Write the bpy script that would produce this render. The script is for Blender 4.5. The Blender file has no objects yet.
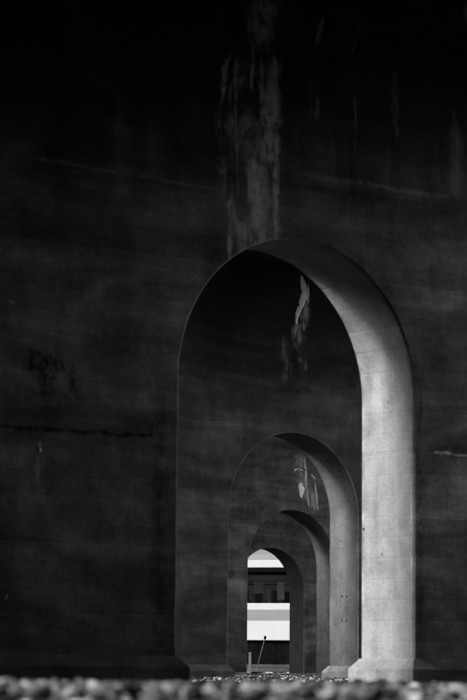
import bpy, bmesh, math, random
from mathutils import Vector, Matrix, noise
R = math.radians
random.seed(7)
scene = bpy.context.scene
C = scene.collection

# ------------------------------------------------------------------ camera
CAM_H = 0.08
F_PX, HOR = 2625.0, 671.0                 # focal length and horizon row, in pixels of the 467 x 700 photograph
PITCH, ROLL = math.atan((HOR - 350) / F_PX), R(0.46)
cam_d = bpy.data.cameras.new('camera'); cam = bpy.data.objects.new('camera', cam_d); C.objects.link(cam)
cam_d.sensor_fit = 'VERTICAL'; cam_d.sensor_height = 36.0; cam_d.lens = F_PX / 700 * 36
cam_d.clip_start = 0.05; cam_d.clip_end = 4000
cam.matrix_world = (Matrix.Translation((0, 0, CAM_H)) @ Matrix.Rotation(R(90) + PITCH, 4, 'X') @ Matrix.Rotation(ROLL, 4, 'Z'))
cam_d.dof.use_dof = True; cam_d.dof.focus_distance = 40.0; cam_d.dof.aperture_fstop = 6.6
scene.camera = cam

# ------------------------------------------------------------------ light
YAW = R(36.96)                            # the pier walls recede to the right by this angle
SUN_EL, SUN_OFF = R(29), R(13)            # the sun stands left of the viaduct, a little behind the line of the walls
ud = Vector((math.cos(YAW), math.sin(YAW), 0)); vd = Vector((-math.sin(YAW), math.cos(YAW), 0))
to_sun = (-math.cos(SUN_OFF) * ud + math.sin(SUN_OFF) * vd) * math.cos(SUN_EL) + Vector((0, 0, math.sin(SUN_EL)))
sd = bpy.data.lights.new('sun', 'SUN'); so = bpy.data.objects.new('sun', sd); C.objects.link(so)
sd.energy = 1.5; sd.angle = R(10); sd.color = (1, 1, 1)
so.rotation_euler = to_sun.to_track_quat('Z', 'Y').to_euler()
w = bpy.data.worlds.new('World'); scene.world = w; w.use_nodes = True
wn = w.node_tree; bg = wn.nodes['Background']
sky = wn.nodes.new('ShaderNodeTexSky'); sky.sky_type = 'NISHITA'; sky.sun_disc = False
sky.sun_elevation = SUN_EL; sky.sun_rotation = math.atan2(to_sun.x, to_sun.y)
sky.dust_density = 3.0
bw = wn.nodes.new('ShaderNodeRGBToBW')    # a black-and-white photograph
wn.links.new(sky.outputs[0], bw.inputs[0]); wn.links.new(bw.outputs[0], bg.inputs[0]); bg.inputs[1].default_value = 0.1
scene.view_settings.view_transform = 'Standard'; scene.view_settings.look = 'None'
scene.view_settings.gamma = 1; scene.view_settings.use_curve_mapping = False
scene.view_settings.exposure = 2.42

SHADE_WALL = [(6.2, 60, 1.5), (5.7, 16.7, 1.5), (5.6, 16.5, 6.5), (5.6, -16, 8), (-13, -16, 8), (-13, -10, 6.7), (-13, 20.5, 6.7), (-13, 22, 9.2), (-13, 26, 9.4), (-13, 27, 6.2), (-13, 32, 6.2), (-13, 34, 9.6), (-13, 46, 12), (-13, 62, 12)]
# ------------------------------------------------------------------ helpers
def tag(o, label=None, cat=None, group=None, kind=None):
    for k, v in (('label', label), ('category', cat), ('group', group), ('kind', kind)):
        if v: o[k] = v
    return o
def link(name, me, mat, parent=None):
    o = bpy.data.objects.new(name, me); C.objects.link(o)
    if mat and not me.materials: me.materials.append(mat)
    o.parent = parent
    return o
def mesh(name, vs, fs, mat=None, parent=None, smooth=False):
    me = bpy.data.meshes.new(name); me.from_pydata(vs, [], fs); me.update()
    bm = bmesh.new(); bm.from_mesh(me); bmesh.ops.recalc_face_normals(bm, faces=bm.faces); bm.to_mesh(me); bm.free()
    if smooth: me.polygons.foreach_set('use_smooth', [True] * len(me.polygons))
    return link(name, me, mat, parent)
def empty(name, loc=(0, 0, 0), rz=0, parent=None):
    o = bpy.data.objects.new(name, None); C.objects.link(o); o.location = loc; o.rotation_euler.z = rz; o.parent = parent
    return o
class MB:
    def __init__(s): s.bm = bmesh.new()
    def box(s, x0, x1, y0, y1, z0, z1):
        m = Matrix.Translation(((x0 + x1) / 2, (y0 + y1) / 2, (z0 + z1) / 2)) @ Matrix.Diagonal((x1 - x0, y1 - y0, z1 - z0, 1))
        bmesh.ops.create_cube(s.bm, size=1, matrix=m); return s
    def tube(s, a, b, r0, r1=None, n=10):
        a, b = Vector(a), Vector(b); d = b - a
        m = Matrix.Translation((a + b) / 2) @ d.to_track_quat('Z', 'Y').to_matrix().to_4x4()
        bmesh.ops.create_cone(s.bm, cap_ends=True, segments=n, radius1=r0, radius2=r0 if r1 is None else r1, depth=d.length, matrix=m); return s
    def ball(s, c, r, sub=2, sc=(1, 1, 1)):
        bmesh.ops.create_icosphere(s.bm, subdivisions=sub, radius=r, matrix=Matrix.Translation(c) @ Matrix.Diagonal((*sc, 1))); return s
    def bevel(s, w, seg=2):
        es = [e for e in s.bm.edges if len(e.link_faces) == 2 and e.calc_face_angle(0) > 0.6]
        bmesh.ops.bevel(s.bm, geom=es, offset=w, segments=seg, affect='EDGES', profile=0.6); return s
    def build(s, name, mat, parent=None, smooth=False):
        me = bpy.data.meshes.new(name); s.bm.to_mesh(me); s.bm.free()
        if smooth: me.polygons.foreach_set('use_smooth', [True] * len(me.polygons))
        return link(name, me, mat, parent)

# ------------------------------------------------------------------ materials
class NT:
    """small helper to write node maths"""
    def __init__(s, name):
        s.m = bpy.data.materials.new(name); s.m.use_nodes = True; s.t = s.m.node_tree; s.b = s.t.nodes['Principled BSDF']
    def put(s, sock, v):
        if isinstance(v, bpy.types.NodeSocket): s.t.links.new(v, sock)
        else: sock.default_value = v
    def math(s, op, a, b=0.0, c=0.0, clamp=False):
        n = s.t.nodes.new('ShaderNodeMath'); n.operation = op; n.use_clamp = clamp
        for i, v in enumerate((a, b, c)): s.put(n.inputs[i], v)
        return n.outputs[0]
    def vec(s, op, a, b):
        n = s.t.nodes.new('ShaderNodeVectorMath'); n.operation = op; s.put(n.inputs[0], a)
        if op == 'SCALE': s.put(n.inputs['Scale'], b)
        else: s.put(n.inputs[1], b)
        return n.outputs['Value' if op in ('DOT_PRODUCT', 'DISTANCE') else 'Vector']
    def coord(s):
        return s.t.nodes.new('ShaderNodeTexCoord').outputs['Object']
    def mapping(s, v, scale=(1, 1, 1), loc=(0, 0, 0)):
        n = s.t.nodes.new('ShaderNodeMapping'); s.put(n.inputs[0], v); n.inputs['Scale'].default_value = scale; n.inputs['Location'].default_value = loc
        return n.outputs[0]
    def noise(s, v, scale, detail=4, rough=0.55, col=False, dist=0.0):
        n = s.t.nodes.new('ShaderNodeTexNoise'); s.put(n.inputs['Vector'], v); n.inputs['Scale'].default_value = scale
        n.inputs['Detail'].default_value = detail; n.inputs['Roughness'].default_value = rough; n.inputs['Distortion'].default_value = dist
        return n.outputs['Color' if col else 'Fac']
    def ramp(s, v, a, b, lo=0.0, hi=1.0):
        n = s.t.nodes.new('ShaderNodeMapRange'); n.interpolation_type = 'SMOOTHSTEP'
        for i, x in enumerate((v, a, b, lo, hi)): s.put(n.inputs[i], x)
        return n.outputs[0]
    def sep(s, v):
        n = s.t.nodes.new('ShaderNodeSeparateXYZ'); s.put(n.inputs[0], v); return n.outputs
    def mix(s, f, a, b):
        n = s.t.nodes.new('ShaderNodeMix'); s.put(n.inputs[0], f); s.put(n.inputs[2], a); s.put(n.inputs[3], b); return n.outputs[0]
    def bump(s, h, strength, dist):
        n = s.t.nodes.new('ShaderNodeBump'); n.inputs['Strength'].default_value = strength; n.inputs['Distance'].default_value = dist
        s.put(n.inputs['Height'], h); s.t.links.new(n.outputs[0], s.b.inputs['Normal'])
    def done(s, val, rough=0.85, spec=0.3, metal=0.0):
        s.put(s.b.inputs['Base Color'], val if isinstance(val, bpy.types.NodeSocket) else (val, val, val, 1))
        s.put(s.b.inputs['Roughness'], rough); s.b.inputs['Specular IOR Level'].default_value = spec; s.b.inputs['Metallic'].default_value = metal
        return s.m

def plain(name, val, rough=0.6, spec=0.4, metal=0.0, var=0.15, sc=6.0):
    n = NT(name); x = n.noise(n.coord(), sc, 5)
    return n.done(n.math('MULTIPLY', n.ramp(x, 0.3, 0.7, 1 - var, 1 + var), val), rough, spec, metal)

def concrete(name, face, reveal, stains=(), seed=0.0, thick=0.555, top_dark=None):
    """board-marked concrete in pier coordinates: x along the wall, y through it, z up.
    stains: (x0, z0, x1, z1, half width, edge softness, strength, kind) on the front face"""
    n = NT(name); co = n.coord()
    cs = n.mapping(co, (1, 1, 1), (seed, seed * 0.7, seed * 1.3))
    X, Y, Z = n.sep(co)
    big = n.noise(cs, 0.9, 4, 0.6); mid = n.noise(cs, 4.0, 5, 0.65); fine = n.noise(cs, 38, 3, 0.7)
    drip = n.noise(n.mapping(cs, (5, 5, 0.4)), 1.0, 4, 0.7, dist=0.6)
    bands = n.noise(n.mapping(cs, (0.5, 0.5, 11)), 1.0, 3, 0.6)
    # form boards: horizontal, about 14 cm, each with a slightly different tone and a fine seam
    zb = n.math('ADD', n.math('MULTIPLY', Z, 7.1), n.math('MULTIPLY', n.math('SUBTRACT', mid, 0.5), 0.05))
    wn_ = n.t.nodes.new('ShaderNodeTexWhiteNoise'); wn_.noise_dimensions = '1D'; n.put(wn_.inputs['W'], n.math('FLOOR', n.math('ADD', zb, seed)))
    board = wn_.outputs['Value']
    fr = n.math('FRACT', zb); seam = n.ramp(n.math('ABSOLUTE', n.math('SUBTRACT', fr, 0.5)), 0.44, 0.5)
    sweep = n.noise(n.mapping(cs, (0.6, 0.6, 2.6)), 1.0, 4, 0.6, dist=1.0)
    t = n.math('MULTIPLY', n.ramp(big, 0.3, 0.7, 0.62, 1.35), n.ramp(mid, 0.28, 0.72, 0.7, 1.3))
    t = n.math('MULTIPLY', t, n.ramp(sweep, 0.34, 0.68, 0.62, 1.4))
    t = n.math('MULTIPLY', t, n.ramp(n.math('MULTIPLY_ADD', n.math('SUBTRACT', big, 0.5), 0.5, drip), 0.3, 0.75, 0.84, 1.12))
    t = n.math('MULTIPLY', t, n.ramp(bands, 0.3, 0.7, 0.9, 1.08))
    t = n.math('MULTIPLY', t, n.ramp(board, 0.0, 1.0, 0.9, 1.1))
    t = n.math('MULTIPLY', t, n.ramp(fine, 0.3, 0.7, 0.8, 1.16))
    t = n.math('MULTIPLY', t, n.math('SUBTRACT', 1.0, n.math('MULTIPLY', seam, n.ramp(mid, 0.48, 0.68, 0.0, 0.28))))
    # reveal: concrete inside the opening, with a tone of its own
    tr = n.math('MULTIPLY', n.ramp(drip, 0.34, 0.62, 0.86, 1.06), n.ramp(mid, 0.3, 0.64, 0.7, 1.1))
    tr = n.math('MULTIPLY', tr, n.ramp(fine, 0.3, 0.62, 0.86, 1.05))
    pit = n.noise(cs, 16, 2, 0.5); tr = n.math('MULTIPLY', tr, n.ramp(pit, 0.2, 0.3, 0.6, 1.0))
    tr = n.math('MULTIPLY', tr, n.math('SUBTRACT', 1.0, n.math('MULTIPLY', seam, n.ramp(mid, 0.54, 0.68, 0.0, 0.03))))
    inside = n.math('MULTIPLY', n.ramp(Y, 0.012, 0.05), n.ramp(Y, thick - 0.012, thick - 0.05))
    val = n.mix(inside, n.math('MULTIPLY', t, face), n.math('MULTIPLY', tr, reveal))
    hsum = n.math('ADD', n.math('MULTIPLY', fine, 0.35), n.math('ADD', mid, n.math('MULTIPLY', seam, -0.25)))
    lit_arris = n.math('MULTIPLY', n.ramp(Y, 0.001, 0.004), n.ramp(Y, 0.018, 0.012))          # arrises made paler in the colour, for the light they catch
    val = n.mix(n.math('MULTIPLY', lit_arris, n.ramp(mid, 0.35, 0.6, 0.2, 0.8)), val, 0.3)
    if top_dark:                                     # the wall is darker towards the top, with a ragged edge
        lvl, rag, fac = top_dark
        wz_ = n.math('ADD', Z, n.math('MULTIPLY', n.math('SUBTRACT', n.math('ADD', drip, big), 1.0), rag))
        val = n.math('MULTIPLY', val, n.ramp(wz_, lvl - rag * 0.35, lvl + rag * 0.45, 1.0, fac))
    rough = 0.88
    if stains:
        wob = n.noise(cs, 7, 4, 0.6, col=True)
        streak = n.noise(n.mapping(cs, (15, 15, 1.5)), 1.0, 5, 0.72, dist=0.5)
        clump = n.noise(n.mapping(cs, (1, 1, 0.6)), 22.0, 5, 0.7)
        tex_s, tex_c = n.ramp(n.math('MULTIPLY_ADD', n.math('SUBTRACT', mid, 0.5), 0.9, streak), 0.4, 0.66, 0.04, 1.0), n.ramp(clump, 0.36, 0.64, 0.12, 1.0)
        tex_p = n.ramp(n.math('MULTIPLY_ADD', mid, 0.5, n.math('MULTIPLY', clump, 0.5)), 0.4, 0.56, 0.15, 1.0)
        onface = n.ramp(Y, 0.012, 0.006)
        cen = n.vec('SUBTRACT', wob, (0.5, 0.5, 0.5))
        def flat(c, k):                          # wall plane (x, z) with a slightly wandering edge
            q = n.vec('ADD', c, n.vec('MULTIPLY', cen, (k, k, k)))
            return n.vec('MULTIPLY', q, (1, 0, 1))
        warp = {}
        acc = {}
        for (x0, z0, x1, z1, hw, soft, stg, kind) in stains:
            k = 0.06 if hw < 0.02 else (0.11 if hw < 0.045 else (0.2 if hw < 0.14 else 0.34))
            if k not in warp: warp[k] = flat(co, k)
            D = Vector((x1 - x0, 0, z1 - z0)); L2 = D.length_squared + 1e-9
            av = n.vec('SUBTRACT', warp[k], (x0, 0, z0))
            h = n.math('ADD', n.vec('DOT_PRODUCT', av, tuple(D / L2)), 0.0, clamp=True)
            d = n.vec('DISTANCE', av, n.vec('SCALE', tuple(D), h))
            if D.length > hw * 5:                # long runs thin out towards both ends
                d = n.math('ADD', d, n.ramp(n.math('MULTIPLY', h, n.math('SUBTRACT', 1.0, h)), 0.16, 0.0, 0.0, hw * 1.1))
            m = n.ramp(d, hw * (1 + soft), hw * max(0.0, 1 - soft), 0.0, min(1.0, stg * (1.15 if kind in 'dk' else 2.1)))
            acc[kind] = m if kind not in acc else n.math('MAXIMUM', acc[kind], m)
        if 'k' in acc: val = n.math('MULTIPLY', val, n.math('SUBTRACT', 1.0, n.math('MULTIPLY', acc['k'], onface)))
        if 'd' in acc:
            dk = n.math('MULTIPLY', acc['d'], n.math('MULTIPLY', tex_c, onface))
            val = n.math('MULTIPLY', val, n.math('SUBTRACT', 1.0, dk))
        white = None
        for kind, tex in (('p', tex_p), ('s', tex_s), ('c', tex_c)):
            if kind in acc:
                m = acc[kind] if tex is None else n.math('MULTIPLY', acc[kind], tex)
                white = m if white is None else n.math('MAXIMUM', white, m)
        if white is not None:
            wm = n.math('MULTIPLY', white, onface); val = n.mix(wm, val, 0.9)
    n.bump(hsum, 0.45, 0.012)
    return n.done(val, rough, 0.25)

# ------------------------------------------------------------------ ground
n = NT('dirt'); co = n.coord()
a = n.noise(co, 0.5, 6); b = n.noise(co, 25, 5, 0.7)
n.bump(b, 0.6, 0.02)
M_dirt = n.done(n.math('MULTIPLY', n.math('MULTIPLY', n.ramp(a, 0.3, 0.7, 0.7, 1.2), n.ramp(b, 0.3, 0.7, 0.6, 1.3)), 0.03), 0.95, 0.15)
n = NT('ballast_stone'); oi = n.t.nodes.new('ShaderNodeObjectInfo'); geo = n.t.nodes.new('ShaderNodeNewGeometry')
a = n.noise(n.coord(), 30, 5, 0.7)
r1 = n.math('ADD', oi.outputs['Random'], geo.outputs['Random Per Island']); r1 = n.math('FRACT', r1)
n.bump(a, 0.5, 0.004)
M_stone = n.done(n.math('MULTIPLY', n.math('MULTIPLY', n.math('MULTIPLY_ADD', n.math('POWER', r1, 3.0), 0.46, 0.015), n.ramp(a, 0.3, 0.7, 0.75, 1.2)), 1.0), 0.9, 0.25)

S = 1500
gv = [(-S, -S, 0), (S, -S, 0), (S, S, 0), (-S, S, 0)]
ground = tag(mesh('ground', gv, [(0, 1, 2, 3)], M_dirt), kind='structure')

# ------------------------------------------------------------------ piers
RAD, SPRING, THICK, CH = 0.973, 1.916, 0.555, 0.014
U0, U1, TOP, FOOT = -3.0, 4.2, 4.9, 0.17
PIERS = [(0.439, 17.0), (0.74, 31.0), (1.06, 46.0), (0.90, 60.25), (0.15, 2.6)]   # the last is unseen, added for its shade; the camera looks through its arch

def pix_wall(px, py, k):
    """the point (x, z) on the front face of pier k seen at a pixel of the photograph"""
    u, v = px - 233.5, py - 350
    c, s = math.cos(ROLL), math.sin(ROLL); u, v = c * u + s * v, -s * u + c * v
    ct, st = math.cos(PITCH), math.sin(PITCH)
    d = Vector((u / F_PX, ct + st * v / F_PX, st - ct * v / F_PX))
    P = Vector((PIERS[k][0], PIERS[k][1], 0)); o = Vector((0, 0, CAM_H))
    t = (P - o).dot(vd) / d.dot(vd); h = o + d * t
    return (h - P).dot(ud), h.z, t / F_PX          # x, z, metres per pixel

def st(k, x0, y0, x1, y1, wpx, soft, strength, kind='p'):
    a = pix_wall(x0, y0, k); b = pix_wall(x1, y1, k)
    return (a[0], a[1], b[0], b[1], wpx * a[2], soft, strength, kind)

def curve(r):
    """right half of the opening from the foot to the crown: (half width, height)"""
    zs = [0.1 + 0.05 * i for i in range(36)] + [SPRING]
    pts = [(r, z) for z in zs]
    for i in range(1, 41):
        t = R(90) * i / 40; pts.append((r * math.cos(t), SPRING + r * math.sin(t)))
    return pts

def lift_mesh(z0, z1, seed=0, g=0.003):
    """one pour of concrete between two joints, with the part of the arched opening it holds; edges eased at the joints"""
    fo, inn = curve(RAD + CH), curve(RAD)
    def clip(c, zt):                                  # point of the curve at height zt (straight part only)
        return (c[0][0], zt)
    rows = []                                         # (front half width, z on face, inner half width, z inside)
    for (a, b) in zip(fo, inn): rows.append((a[0], a[1], b[0], b[1]))
    sel = [r for r in rows if z0 + 1e-4 < r[1] < z1 - 1e-4]
    crown = SPRING + RAD + CH
    if z0 < SPRING: sel.insert(0, (RAD + CH, z0, RAD, z0))
    if z1 <= SPRING: sel.append((RAD + CH, z1, RAD, z1))
    vs, fs = [], []
    def V(*p): vs.append(p); return len(vs) - 1
    if not sel:                                       # plain pour above the crown
        mb = MB(); mb.box(U0, U1, 0, THICK, z0, z1); mb.bevel(g, 1)
        me = bpy.data.meshes.new('concrete_lift'); mb.bm.to_mesh(me); mb.bm.free(); return me
    nb = []
    for s in (-1, 1):
        E = U0 if s < 0 else U1
        prof = []
        for i, (wf, zf, wi, zi) in enumerate(sel):
            e = g if (i == 0 or (i == len(sel) - 1 and z1 <= SPRING)) else 0.0   # eased joint edge
            ze = zf
            q_ = Vector((s * wf * 3 + seed * 5.1, zf * 3.3, seed)); w_ = wf
            jit = 0.0035 * noise.noise(q_ * 2.3) + 0.035 * max(0.0, noise.noise(q_ * 3.1 + Vector((9, 4, 1))) - 0.38)
            if zf < SPRING + RAD: wf = wf + jit * (1 if wf > 0.25 else wf / 0.25)
            prof.append([V(E, 0, ze), V(s * wf, 0, ze), V(s * wi, CH, zi), V(s * wi, THICK - CH, zi), V(s * wf, THICK, ze), V(E, THICK, ze)])
        nb.append(prof)
        for p, q in zip(prof, prof[1:]):
            for j in range(5): fs.append((p[j], p[j + 1], q[j + 1], q[j]))
            fs.append((p[5], p[0], q[0], q[5]))
        fs.append(tuple(prof[0]))
        if z1 <= SPRING: fs.append(tuple(prof[-1]))
    if z1 > crown:
        L, Rr = nb[0][-1], nb[1][-1]
        tl = [V(U0, 0, z1), V(U0, THICK, z1)]; tr = [V(U1, 0, z1), V(U1, THICK, z1)]; tm = [V(0, 0, z1), V(0, THICK, z1)]
        fs += [(L[0], L[1], tm[0], tl[0]), (Rr[0], Rr[1], tm[0], tr[0]), (L[5], L[4], tm[1], tl[1]), (Rr[5], Rr[4], tm[1], tr[1]),
               (L[0], L[5], tl[1], tl[0]), (Rr[0], Rr[5], tr[1], tr[0]), (tl[0], tm[0], tm[1], tl[1]), (tm[0], tr[0], tr[1], tm[1])]
    me = bpy.data.meshes.new('concrete_lift'); me.from_pydata(vs, [], fs); me.update()
    bm = bmesh.new(); bm.from_mesh(me)
    bmesh.ops.remove_doubles(bm, verts=bm.verts, dist=1e-5)
    bmesh.ops.dissolve_degenerate(bm, dist=1e-5, edges=bm.edges)
    bmesh.ops.recalc_face_normals(bm, faces=bm.faces)
    # ease the horizontal joint edges a little so that the joint reads as a fine groove
    es = [e for e in bm.edges if all(abs(v.co.z - (z0 if e.verts[0].co.z < (z0 + z1) / 2 else z1)) < 1e-4 for v in e.verts)
          and len(e.link_faces) == 2 and e.calc_face_angle(0) > 1.0]
    bmesh.ops.bevel(bm, geom=es, offset=g, segments=1, affect='EDGES')
    bm.to_mesh(me); bm.free()
    return me

def footing_mesh(s):
    """footing on one side of the opening: upright sides, then a sloped top running up to the wall"""
    o, zt, zv = 0.06, FOOT, 0.1
    xa, xb = (U0, -RAD) if s < 0 else (RAD, U1)
    def ring(e, z): return [(xa - e, -e, z), (xb + e, -e, z), (xb + e, THICK + e, z), (xa - e, THICK + e, z)]
    vs = ring(o, -0.3) + ring(o, zv) + ring(0.004, zt)
    fs = [(0, 1, 2, 3), (8, 9, 10, 11)]
    for k in (0, 4):
        for j in range(4): fs.append((k + j, k + (j + 1) % 4, k + 4 + (j + 1) % 4, k + 4 + j))
    return vs, fs

W = {0: [], 1: [], 2: [], 3: [], 4: []}
W[0] = [
 # broad run of lime above the crown
 st(0, 272, -25, 260, 30, 15, .6, .5, 'c'), st(0, 268, -20, 262, 30, 12, .8, .48, 'p'), st(0, 250, 34, 250, 262, 24, .8, .46, 's'), st(0, 240, 128, 262, 150, 16, .9, .24, 'c'), st(0, 229, 52, 221, 104, 3.2, .8, .4),
 st(0, 221, 104, 223, 252, 4.5, .9, .34, 's'), st(0, 239, 120, 240, 252, 9, .8, .34, 's'), st(0, 230, 190, 230, 262, 2.4, .9, .4),
 st(0, 255, 150, 258, 238, 5.5, .8, .5, 'p'), st(0, 268, 105, 272, 168, 8, .9, .5, 'c'), st(0, 276, 120, 276, 252, 3.0, .9, .44, 'p'),
 st(0, 262, 205, 258, 246, 11, .9, .4, 'c'), st(0, 272, 50, 274, 125, 6, .9, .36, 's'), st(0, 250, 50, 251, 130, 4, .9, .32, 's'), st(0, 233, 125, 262, 128, 9, .9, .2, 'c'),
 st(0, 263, 168, 259, 198, 7, .5, .75, 'd'), st(0, 268, 196, 269, 220, 4.5, .5, .7, 'd'), st(0, 240, 38, 240, 68, 5, .6, .8, 'd'), st(0, 257, 70, 258, 104, 3.4, .6, .8, 'd'), st(0, 230, 140, 230, 180, 3, .8, .6, 'd'),
 # thin runs to the right of it
 st(0, 324, 16, 315, 46, 2.2, .7, .3), st(0, 315, 48, 314, 120, 5.5, .9, .16, 's'), st(0, 360, 27, 352, 55, 1.2, .7, .24),
 st(0, 355, 92, 356, 155, 1.2, .8, .12), st(0, 393, 62, 396, 140, 3.5, .9, .09, 'c'), st(0, 467, -6, 468, 26, 4, .7, .35, 'c'), st(0, 455, 110, 456, 240, 6, .9, .06, 's'),
 # sagging lime lines along old pours
 st(0, 30, 157, 125, 173, 1.6, .9, .1), st(0, 125, 173, 225, 191, 1.6, .9, .1), st(0, 290, 172, 467, 201, 2.2, .9, .08), st(0, 300, 187, 467, 214, 6, .8, .35, 'd'),
 # crack with lime on the right, spots and the drip on the left
 st(0, 433, 452, 452, 455, 1.3, .7, .75, 'c'), st(0, 452, 455, 480, 457, .9, .7, .4, 'c'), st(0, 431, 448, 480, 451, 3, .8, .4, 'd'),
 st(0, 40.3, 441, 39.5, 451, 1.1, .8, .38), st(0, 38, 454, 38.5, 486, 1.4, .9, .2), st(0, 33, 466, 38, 474, 1, .9, .16), st(0, 43, 456, 42, 468, 1, .9, .14),
 st(0, 10, 302, 16, 304, 1.5, .8, .25), st(0, 6, 598, 8, 595, .8, .8, .4),
 st(0, 30, 362, 54, 366, 11, .7, .85, 'd'), st(0, 46, 368, 46, 394, 8, .7, .85, 'd'), st(0, 70, 372, 79, 392, 6, .8, .8, 'd'), st(0, 58, 404, 66, 400, 6, .8, .4, 'd'),
 st(0, 20, 402, 70, 402, 4, .9, .07), st(0, -5, 426, 172, 437, 3.0, .8, .8, 'd'), st(0, -5, 426, 172, 437, 1.4, .8, .5, 'k'),
 # soot along the arris of the opening
 st(0, 160, 380, 158, 655, 8, .9, .5, 'd'), st(0, 420, 380, 420, 655, 4, .9, .55, 'd'),
]
W[1] = [
 st(1, 296, 318, 303, 372, 5, .9, .2, 's'), st(1, 307, 286, 308, 304, 1.4, .7, .4), st(1, 306, 300, 303, 345, 4, .9, .25, 's'),
 st(1, 284, 335, 285, 384, 6, .9, .05, 's'), st(1, 274, 388, 316, 390, 4, .6, .6, 'd'),
 st(1, 345, 385, 357, 388, 3, .7, .5, 'd'),
]
W[2] = [
 st(2, 304.5, 456, 306.5, 488, 1.1, .6, .55), st(2, 306.5, 488, 309, 508, .9, .6, .35), st(2, 311, 474, 316, 480, .8, .7, .3), st(2, 315, 480, 318, 512, .9, .6, .35),
 st(2, 300, 462, 305, 490, 6, .9, .2, 'c'), st(2, 312, 490, 314, 512, 3, .9, .2, 's'),
]
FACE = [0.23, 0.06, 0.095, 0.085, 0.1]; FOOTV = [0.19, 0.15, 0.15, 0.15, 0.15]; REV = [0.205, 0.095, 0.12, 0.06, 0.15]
LAB = ['sooty concrete pier wall with a broad blotchy lime run above its tall arch',
       'concrete pier wall whose arch shows a curled white lime streak above its crown',
       'concrete pier wall with two small white lime patches above its arch',
       'dark plain concrete pier wall whose arch frames the passing train',
       'unseen plain concrete pier wall added for shade before the strip of loose ballast stones']
TOP_DARK = {0: (3.2, 1.2, 0.16), 1: (3.5, 0.5, 0.32)}
SINK = [0, 0.02, 0.11, 0.13, 0]
JOINTS = [(1.57, 3.25), (1.57, 3.4), (1.37, 3.1), (0.75, 3.1), (1.57, 3.25)]
piers = []
for k, (x, y) in enumerate(PIERS):
    p = empty('concrete_pier', (x, y, 0), YAW)
    tag(p, LAB[k], 'pier', 'arched piers of the viaduct')
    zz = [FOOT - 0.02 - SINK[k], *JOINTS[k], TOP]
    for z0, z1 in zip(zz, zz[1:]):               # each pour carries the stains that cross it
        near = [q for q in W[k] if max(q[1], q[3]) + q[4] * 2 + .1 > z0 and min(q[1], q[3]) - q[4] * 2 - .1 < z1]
        m = concrete('pier_concrete', FACE[k], REV[k], near, seed=3.7 * k + 1, top_dark=TOP_DARK.get(k) if z0 > 1 else None)
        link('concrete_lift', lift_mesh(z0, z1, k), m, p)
    m = concrete('footing_concrete', FOOTV[k], FOOTV[k], (), seed=3.7 * k + 2)
    for s in (-1, 1):
        vs, fs = footing_mesh(s); mesh('footing', vs, fs, m, p).location.z = -SINK[k]
    piers.append(p)

# lime crusts standing proud of the wall, and the holes left by the form ties
M_lime = None
n = NT('lime_crust'); co = n.coord(); a = n.noise(n.mapping(co, (1, 1, 0.35)), 60, 5, 0.7); n.bump(a, 0.7, 0.006)
M_lime = n.done(n.ramp(a, 0.3, 0.6, 0.7, 0.93), n.ramp(a, 0.3, 0.7, 0.12, 0.4), 1.0)
M_hole = plain('tie_hole_dark', 0.02, 0.9, 0.1)
def crust(k, pts, hgt=0.014, label=None):
    """a run of lime on the front face of pier k along photograph pixels (x, y, half width)"""
    P = []
    for (a, b) in zip(pts, pts[1:]):
        for i in range(6):
            t = i / 6; P.append([a[j] + (b[j] - a[j]) * t for j in range(3)])
    P.append(list(pts[-1])); vs, fs = [], []
    N = 9
    for i, (px, py, hw) in enumerate(P):
        x, z, mp = pix_wall(px, py, k)
        w0 = hw * mp * (1 + 0.5 * noise.noise(Vector((x * 9, z * 16, k)))); w1 = hw * mp * (1 + 0.5 * noise.noise(Vector((x * 9 + 7, z * 16, k))))
        for j in range(N):
            q = -1 + 2 * j / (N - 1)
            xx = x + (q * w0 if q < 0 else q * w1) / math.cos(YAW)
            b = hgt * math.sqrt(max(0, 1 - q * q)) * (0.7 + 0.6 * noise.noise(Vector((xx * 40, z * 18, 3.1))))
            vs.append((xx, -b + 0.004, z))
    for i in range(len(P) - 1):
        for j in range(N - 1): fs.append((i * N + j, i * N + j + 1, (i + 1) * N + j + 1, (i + 1) * N + j))
    o = mesh('lime_crust', vs, fs, M_lime, piers[k], True)
    if label: o['label'] = label
crust(1, [(301.2, 276, 1.2), (303.5, 284, 3.4), (304.3, 296, 3.8), (301.5, 305, 3.4), (297.5, 313, 2.8), (296, 324, 0.8)], label='curled white lime crust')
crust(1, [(308.2, 284, 0.5), (308.8, 292, 1.0), (307.5, 302, 0.5)], 0.008)
crust(2, [(294.5, 471, 0.6), (297, 468.5, 2.2), (300, 469, 2.4), (302.8, 471, 0.8)], 0.012)
crust(2, [(300.5, 483, 2.0), (301.5, 487, 3.4), (302, 492, 3.0), (301.3, 498, 0.8)], 0.014)
crust(2, [(304.3, 459, 0.4), (305.4, 468, 0.8), (306, 480, 0.6), (306.6, 489, 0.4)], 0.006)
crust(0, [(39.6, 447.5, 1.0), (39.2, 449.8, 3.0), (39.2, 452.5, 0.8)], 0.012)
def reveal_hole(k, px, py, r):
    u, v = px - 233.5, py - 350
    c, s_ = math.cos(ROLL), math.sin(ROLL); u, v = c * u + s_ * v, -s_ * u + c * v
    ct, s2 = math.cos(PITCH), math.sin(PITCH)
    d = Vector((u / F_PX, ct + s2 * v / F_PX, s2 - ct * v / F_PX)); P = Vector((*PIERS[k], 0)) + ud * RAD; o = Vector((0, 0, CAM_H))
    t = (P - o).dot(ud) / d.dot(ud); h = o + d * t; y = (h - Vector((*PIERS[k], 0))).dot(vd)
    MB().tube((RAD + 0.02, y, h.z), (RAD - 0.003, y, h.z), r, r * 0.8, 10).build('tie_hole', M_hole, piers[k])
for (px, py) in ((342, 596.5), (346.6, 596.5), (342, 620.5), (346.6, 620.5)): reveal_hole(1, px, py, 0.017)
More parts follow.
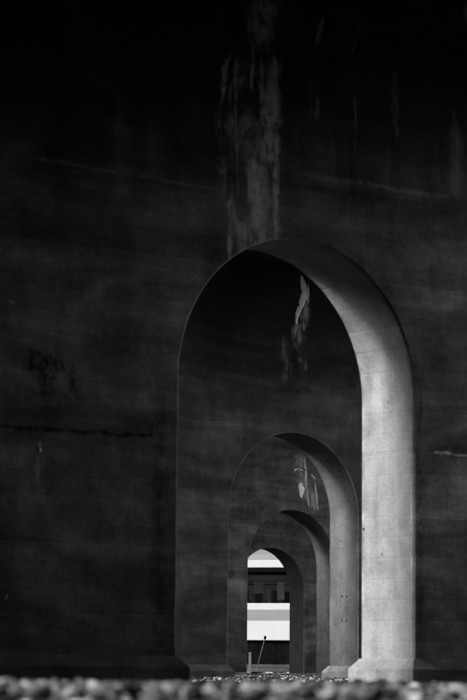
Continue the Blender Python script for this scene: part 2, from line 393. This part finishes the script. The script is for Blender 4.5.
reveal_hole(0, 363.8, 529, 0.012); reveal_hole(1, 340.8, 541, 0.012); reveal_hole(2, 324.5, 630, 0.02)

# ------------------------------------------------------------------ deck
M_deck = concrete('deck_concrete', 0.035, 0.035, (), 21.0)
deck = tag(empty('viaduct_deck', (0, 0, TOP)), 'flat concrete viaduct deck resting on the arched piers', 'bridge')
def pw(k, u, v):
    q = Vector((PIERS[k][0], PIERS[k][1], 0)) + ud * u + vd * v; return q.x, q.y
DL, DR, DV0 = U0 - 0.4, U1 + 0.4, -9.0
rows = [[pw(4, DL, -7), pw(4, DR, -7)]] + [[pw(k, DL, .28), pw(k, DR, .28)] for k in (4, 0, 1, 2, 3)] + [[pw(3, DL, 4.5), pw(3, DR, 4.5)]]
def strip(name, rows, z0, z1, mat, parent):
    vs, fs = [], []
    for (a_, b_) in rows: vs += [(*a_, z0), (*b_, z0), (*b_, z1), (*a_, z1)]
    for i in range(len(rows) - 1):
        for j in range(4): fs.append((4 * i + j, 4 * i + (j + 1) % 4, 4 * i + 4 + (j + 1) % 4, 4 * i + 4 + j))
    fs += [(0, 1, 2, 3), tuple(4 * (len(rows) - 1) + j for j in range(4))]
    return mesh(name, vs, fs, mat, parent)
strip('deck_slab', rows, 0.004, 0.9, M_deck, deck)
def beam(e0, e1, side, rr, drop):
    strip('shade_edge_beam', [[tuple(Vector(r[side]) + ud.xy * e0), tuple(Vector(r[side]) + ud.xy * e1)] for r in rr], -drop, 1.9, M_deck, deck)
cutL = [tuple(Vector(rows[2][i]) + vd.xy * 0.004) for i in (0, 1)]
for e0, e1, i, dn, df in ((-.35, -.004, 0, 1.5, .15), (.004, .35, 1, 0.62, .0)):      # unseen edge beams, deepened over the near bay to shade the wall
    beam(e0, e1, i, rows[:3], dn); beam(e0, e1, i, [cutL] + rows[3:], df)

# unseen walls added to block light, left, right and behind the camera
M_shade_wall = concrete('shade_wall_concrete', 0.1, 0.1, (), 40.0)
shade_root = tag(empty('unseen_shade_wall', (0, 0, 0)), 'tall unseen wall added to block light beside the viaduct', 'wall')
def wall_run(pts, th=0.6):
    """(x, y, height) along the foot of the wall"""
    for a_, b_ in zip(pts, pts[1:]):
        d = Vector((b_[0] - a_[0], b_[1] - a_[1])); nrm = Vector((-d.y, d.x)).normalized() * th; g = d.normalized() * 0.004
        q = [(a_[0] + g.x, a_[1] + g.y), (b_[0] - g.x, b_[1] - g.y), (b_[0] - g.x + nrm.x, b_[1] - g.y + nrm.y), (a_[0] + g.x + nrm.x, a_[1] + g.y + nrm.y)]
        hs = (a_[2], b_[2], b_[2], a_[2])
        vs = [(*p, -0.3) for p in q] + [(*p, h) for p, h in zip(q, hs)]
        mesh('shade_wall_panel', vs, [(0, 1, 2, 3), (4, 5, 6, 7)] + [(j, (j + 1) % 4, 4 + (j + 1) % 4, 4 + j) for j in range(4)], M_shade_wall, shade_root)
wall_run(SHADE_WALL)
M_blocker = plain('blocker_render', 0.1, 0.9, 0.2); M_blocker_trim = plain('blocker_trim', 0.05, 0.6, 0.3)  # unseen box added to keep light off the left of the near wall
blocker = tag(empty('light_blocker_hut', (-5.1, 9.0, 0)), 'added unseen shade-casting hut beside the viaduct', 'blocker')
MB().box(-1.2, 1.2, -4, 5.0, -0.1, 5.6).build('wall', M_blocker, blocker)
MB().box(-1.4, 1.4, -4.2, 5.2, 5.604, 5.8).bevel(.02).build('roof', M_blocker_trim, blocker)
dr = MB().box(1.203, 1.24, -1, 0, 0.1, 2.1).bevel(.008).build('door', M_blocker_trim, blocker)
MB().tube((1.24, -.15, 1.05), (1.3, -.15, 1.05), .02).build('handle', M_blocker, dr)

# ------------------------------------------------------------------ ballast stones
def stone_mesh(i, sub=2):
    bm = bmesh.new(); bmesh.ops.create_icosphere(bm, subdivisions=1, radius=1)
    rr = random.Random(100 + i)
    pl = [Vector((rr.gauss(0, 1), rr.gauss(0, 1), rr.gauss(0, 1))).normalized() for _ in range(11)]
    ds = [rr.uniform(0.42, 0.75) for _ in pl]
    if sub == 2: bmesh.ops.subdivide_edges(bm, edges=bm.edges, cuts=1, use_grid_fill=True)
    sc = Vector((rr.uniform(0.85, 1.25), rr.uniform(0.75, 1.1), rr.uniform(0.6, 0.85)))
    for v in bm.verts:
        p = v.co.normalized()
        k = 1.0
        for q, dd in zip(pl, ds):
            c = p.dot(q)
            if c > 1e-3: k = min(k, dd / c)
        v.co = Vector((p.x * k * sc.x, p.y * k * sc.y, p.z * k * sc.z))
    me = bpy.data.meshes.new('stone'); bm.to_mesh(me); bm.free(); me.materials.append(M_stone)
    return me
protos = [stone_mesh(i) for i in range(14)]
lows = [stone_mesh(50 + i, 1) for i in range(10)]
bed = []
y = 4.75; cells = []
while y < 8.6:                                    # the shoulder of loose ballast right in front of the camera
    st_ = 0.055; half = y * 0.1 + 0.25
    x = -half
    while x < half:
        cells.append((x + random.uniform(-.032, .032), y + random.uniform(-.035, .035))); x += st_
    y += 0.06
def bedz(x, y): return 0.012 + 0.016 * noise.noise(Vector((x * 3, y * 2, 0)))
placed = []
for i, (x, y) in enumerate(cells):
    r = random.uniform(0.02, 0.032)
    placed.append((x, y, bedz(x, y) * 0.4 + r * 0.3, r))          # lower layer
    if random.random() < 0.82:                                    # loose stones lying on it
        r2 = random.choice((random.uniform(0.011, 0.019), random.uniform(0.017, 0.028)))
        z = 0.035 + 0.5 * bedz(x, y) + random.uniform(-0.008, 0.004)
        placed.append((x + random.uniform(-.03, .03), y + random.uniform(-.03, .03), min(z, 0.070 - r2 * 0.7), r2))
def scat(x0, x1, y0, y1, cnt, r0, r1, bank=None):
    for _ in range(cnt):
        x, y = random.uniform(x0, x1), random.uniform(y0, y1); r = random.uniform(r0, r1)
        placed.append((x, y, r * 0.25 + (bank(x, y) if bank else 0), r))
inview = sorted((p for p in placed if abs(p[0]) < p[1] * 0.093 and p[1] < 6.6 and p[2] > 0.024), key=lambda p: p[1])[:280]
sel = set(inview)
for (x, y, z, r) in inview:
    o = bpy.data.objects.new('stone', random.choice(protos)); C.objects.link(o); o.parent = ground
    o.location = (x, y, z); o.scale = (r, r, r); o.rotation_euler = (random.uniform(-.5, .5), random.uniform(-.5, .5), random.uniform(0, 6.28))
scat(-1.2, 3.5, 18, 30, 900, .015, .03); scat(-1, 7, 30, 62, 3500, .02, .035)
scat(-2.5, 6.5, 62, 76, 5200, .025, .05, lambda x, y: 0.0)
vs, fs = [], []
for p in placed:
    if p in sel: continue
    me = random.choice(lows); b0 = len(vs); x, y, z, r = p; th = random.uniform(0, 6.28); c_, s_ = math.cos(th) * r, math.sin(th) * r
    vs += [(x + v.co.x * c_ - v.co.y * s_, y + v.co.x * s_ + v.co.y * c_, z + v.co.z * r) for v in me.vertices]
    fs += [tuple(b0 + j for j in f.vertices) for f in me.polygons]
me = bpy.data.meshes.new('ballast'); me.from_pydata(vs, [], fs); me.update()
tag(link('ballast', me, M_stone), 'loose pale crushed stone ballast covering the ground', 'ballast', kind='stuff')

# ------------------------------------------------------------------ track and train
M_steel = plain('rail_steel', 0.25, 0.35, 0.5, 0.6); M_sleeper = plain('sleeper_concrete', 0.15, 0.9, 0.2)
M_white = plain('train_white', 0.245, 0.5, 0.3, 0, 0.03, 2); M_grey = plain('train_grey', 0.105, 0.5, 0.3, 0, 0.04, 2)
M_black = plain('train_black', 0.003, 0.7, 0.0, 0, 0.1); M_under = plain('underframe_dark', 0.003, 0.9, 0.0, 0, 0.3); M_roof = plain('train_roof', 0.085, 0.5, 0.3, 0, 0.08, 2)
M_seat = plain('seat_cloth', 0.5, 0.9, 0.1, 0, 0.15); M_inner = plain('cabin_lining', 0.4, 0.6, 0.3, 0, 0.05)
n = NT('tinted_glass'); t = n.t; tr = t.nodes.new('ShaderNodeBsdfTransparent'); tr.inputs[0].default_value = (.6, .6, .6, 1)
gl = t.nodes.new('ShaderNodeBsdfGlossy'); gl.inputs['Roughness'].default_value = 0.02; fr = t.nodes.new('ShaderNodeFresnel'); fr.inputs[0].default_value = 1.45
mx = t.nodes.new('ShaderNodeMixShader'); t.links.new(fr.outputs[0], mx.inputs[0]); t.links.new(tr.outputs[0], mx.inputs[1]); t.links.new(gl.outputs[0], mx.inputs[2])
t.links.new(mx.outputs[0], t.nodes['Material Output'].inputs[0]); M_glass = n.m

TX, TY = 1.08, 78.0
tr_o = Vector((TX, TY, 0))
rail_prof = [(-.07, 0), (.07, 0), (.07, .015), (.012, .04), (.012, .11), (.036, .12), (.036, .15), (-.036, .15), (-.036, .12), (-.012, .11), (-.012, .04), (-.07, .015)]
TYAW = R(-15)
track = tag(empty('railway_track', (TX, TY, 0.0), TYAW), 'railway track with steel rails and sleepers under the train', 'track')
sl = None
for i in range(-20, 21):
    if sl is None: sl = MB().box(-.12, .12, -2.5 / 2 + 1.4, 2.5 / 2 + 1.4, -.1, .06).bevel(.015, 1).build('sleeper', M_sleeper, track)
    else:
        o = sl.copy(); C.objects.link(o); o.parent = track
        o.location.x = i * 0.65
sl.location.x = -20 * 0.65
for yy in (0.68, 2.12):
    vs = [(x, yy + a, 0.06 + b) for x in (-60, 60) for (a, b) in rail_prof]; N = len(rail_prof)
    mesh('rail', vs, [tuple(range(N)), tuple(range(N, 2 * N))] + [(j, (j + 1) % N, N + (j + 1) % N, N + j) for j in range(N)], M_steel, track)

M_backdrop = plain('backdrop_earth', 0.03, 0.95, 0.1, 0, 0.5, 0.8)
bk = []
for i in range(41):                               # bank added beyond the track to darken the view through train windows
    x = -90 + i * 5; y0 = 92 + 1.5 * noise.noise(Vector((i * .4, 0, 0))) - (x - TX) * math.sin(R(15)) * 0.6
    hgt = 6.5 + 1.2 * noise.noise(Vector((i * .3, 5, 0)))
    bk.append([(x, y0, -.2), (x, y0 + 5, hgt * .7), (x, y0 + 9, hgt), (x, y0 + 30, hgt * .95), (x, y0 + 45, -.2)])
vs = [p for r in bk for p in r]; fs = [(i * 5 + j, i * 5 + j + 1, i * 5 + j + 6, i * 5 + j + 5) for i in range(40) for j in range(4)]
tag(mesh('backdrop_bank', vs, fs, M_backdrop), kind='structure')
train = tag(empty('rail_car', (TX, TY, 0.21), TYAW), 'white passenger rail car with dark window band seen through the farthest arch', 'train')
Lh, Wd = 11.0, 2.8
zb, zs1, zs2, zw0, zw1, zc = 0.78, 1.36, 1.68, 1.87, 2.8, 3.05      # above rail top: floor, stripe, sill, window head, cant rail
for yy, s in ((0, 1), (Wd, -1)):
    q = lambda a, b: (yy + a, yy + b) if s > 0 else (yy - b, yy - a)
    MB().box(-Lh, Lh, *q(0, .06), zb, zw0).bevel(.012).build('lower_panel', M_white, train)
    MB().box(-Lh + .02, Lh - .02, *q(-.004, .03), zs1, zs2).build('stripe', M_grey, train)
    MB().box(-Lh, Lh, *q(.01, .06), zw1, zw1 + .12).build('head_rail', M_black, train)
    MB().box(-Lh, Lh, *q(0, .06), zw1 + .124, zc + .1).bevel(.012).build('cant_panel', M_white, train)
    x = -Lh + (1.0 if s > 0 else 0.3)
    MB().box(-Lh, x - .004, *q(.008, .06), zw0, zw1).build('end_panel', M_white, train)
    while x < Lh - 0.3:
        MB().box(x, x + .26, *q(.008, .06), zw0, zw1).build('window_pillar', M_black, train)
        if x + 2.2 < Lh + .01:
            wnd = MB().box(x + .26, x + 2.2, *q(.02, .035), zw0 + .004, zw1 - .004).build('window', M_glass, train)
            MB().box(x + .262, x + 2.198, *q(.012, .045), zw1 - .3, zw1 - .27).build('transom', M_black, wnd)
        x += 2.2
# roof
vs, fs = [], []
N = 13
for x in (-Lh, Lh):
    for j in range(N):
        t_ = math.pi * j / (N - 1); vs.append((x, Wd / 2 - (Wd / 2) * math.cos(t_), zc + .104 + .42 * math.sin(t_) ** 0.7))
fs = [(j, j + 1, N + j + 1, N + j) for j in range(N - 1)] + [tuple(range(N)), tuple(range(N, 2 * N)), (0, N - 1, 2 * N - 1, N)]
mesh('roof', vs, fs, M_roof, train)
for x in (-Lh, Lh - .06): MB().box(x, x + .06, .064, Wd - .064, zb, zc + .1).build('end_wall', M_white, train)
MB().box(-Lh + .1, Lh - .1, .064, Wd - .064, zb + .1, zb + .2).build('floor', M_black, train)
x = -Lh + .6
while x < Lh - 1:
    for y0, y1 in ((.12, 1.0), (1.8, Wd - .12)):
        st_o = MB().box(x, x + .45, y0, y1, zb + .55, zb + .68).bevel(.03).build('seat', M_seat, train)
        MB().box(x + .45, x + .56, y0, y1, zb + .6, zb + 1.5).bevel(.04).build('backrest', M_seat, st_o)
    x += 0.9
M_light_patch = plain('light_patch_pale', 0.7, 0.6, 0.2, 0, 0.1)  # boards added to stand in for pale light patches in the window
MB().box(.2, .42, .3, .33, 1.98, 2.5).bevel(.01).build('light_patch_board', M_light_patch, train)
MB().box(-.52, -.2, .3, .36, 2.16, 2.56).bevel(.02).build('light_patch_board', M_seat, train)
MB().box(-4.6, 4.6, .12, Wd - .12, .08, zb - .01).bevel(.03).build('equipment_case', M_under, train)
for xb in (-7.2, 7.2):
    bo = MB().box(xb - 1.7, xb + 1.7, .5, .62, .35, .6).box(xb - 1.7, xb + 1.7, Wd - .62, Wd - .5, .35, .6).box(xb - .25, xb + .25, .62, Wd - .62, .35, .7).build('bogie', M_under, train)
    for xw in (-1.2, 1.2):
        for yw in (.62, 2.05): MB().tube((xb + xw, yw, .46), (xb + xw, yw + .13, .46), .46, n=28).build('wheel', M_steel, bo)

# post and leaning rod beside the track
M_post = plain('post_paint', 0.6, 0.6, 0.3); M_rod = plain('rod_steel', 0.25, 0.5, 0.4, 0.2)
PX, PY = 0.475, 66.0
po = tag(empty('marker_post', (PX, PY, 0)), 'short pale marker post standing in the ballast before the train', 'post')
MB().box(-.03, .03, -.03, .03, -.2, .5).bevel(.006).build('shaft', M_post, po)
MB().box(-.038, .038, -.038, .038, .504, .54).bevel(.008).build('cap', M_post, po)
ro = tag(empty('lever_rod', (0.62, 66.0, 0)), 'thin leaning steel lever rod with dark knob before the train', 'lever')
MB().box(-.1, .1, -.12, .12, -.05, .06).bevel(.01).build('base', M_under, ro)
MB().tube((0, 0, .05), (.225, 0, .9), .009).build('shaft', M_rod, ro)
MB().ball((.228, 0, .912), .034, 2, (1, 1, 1.5)).build('knob', M_black, ro, True)
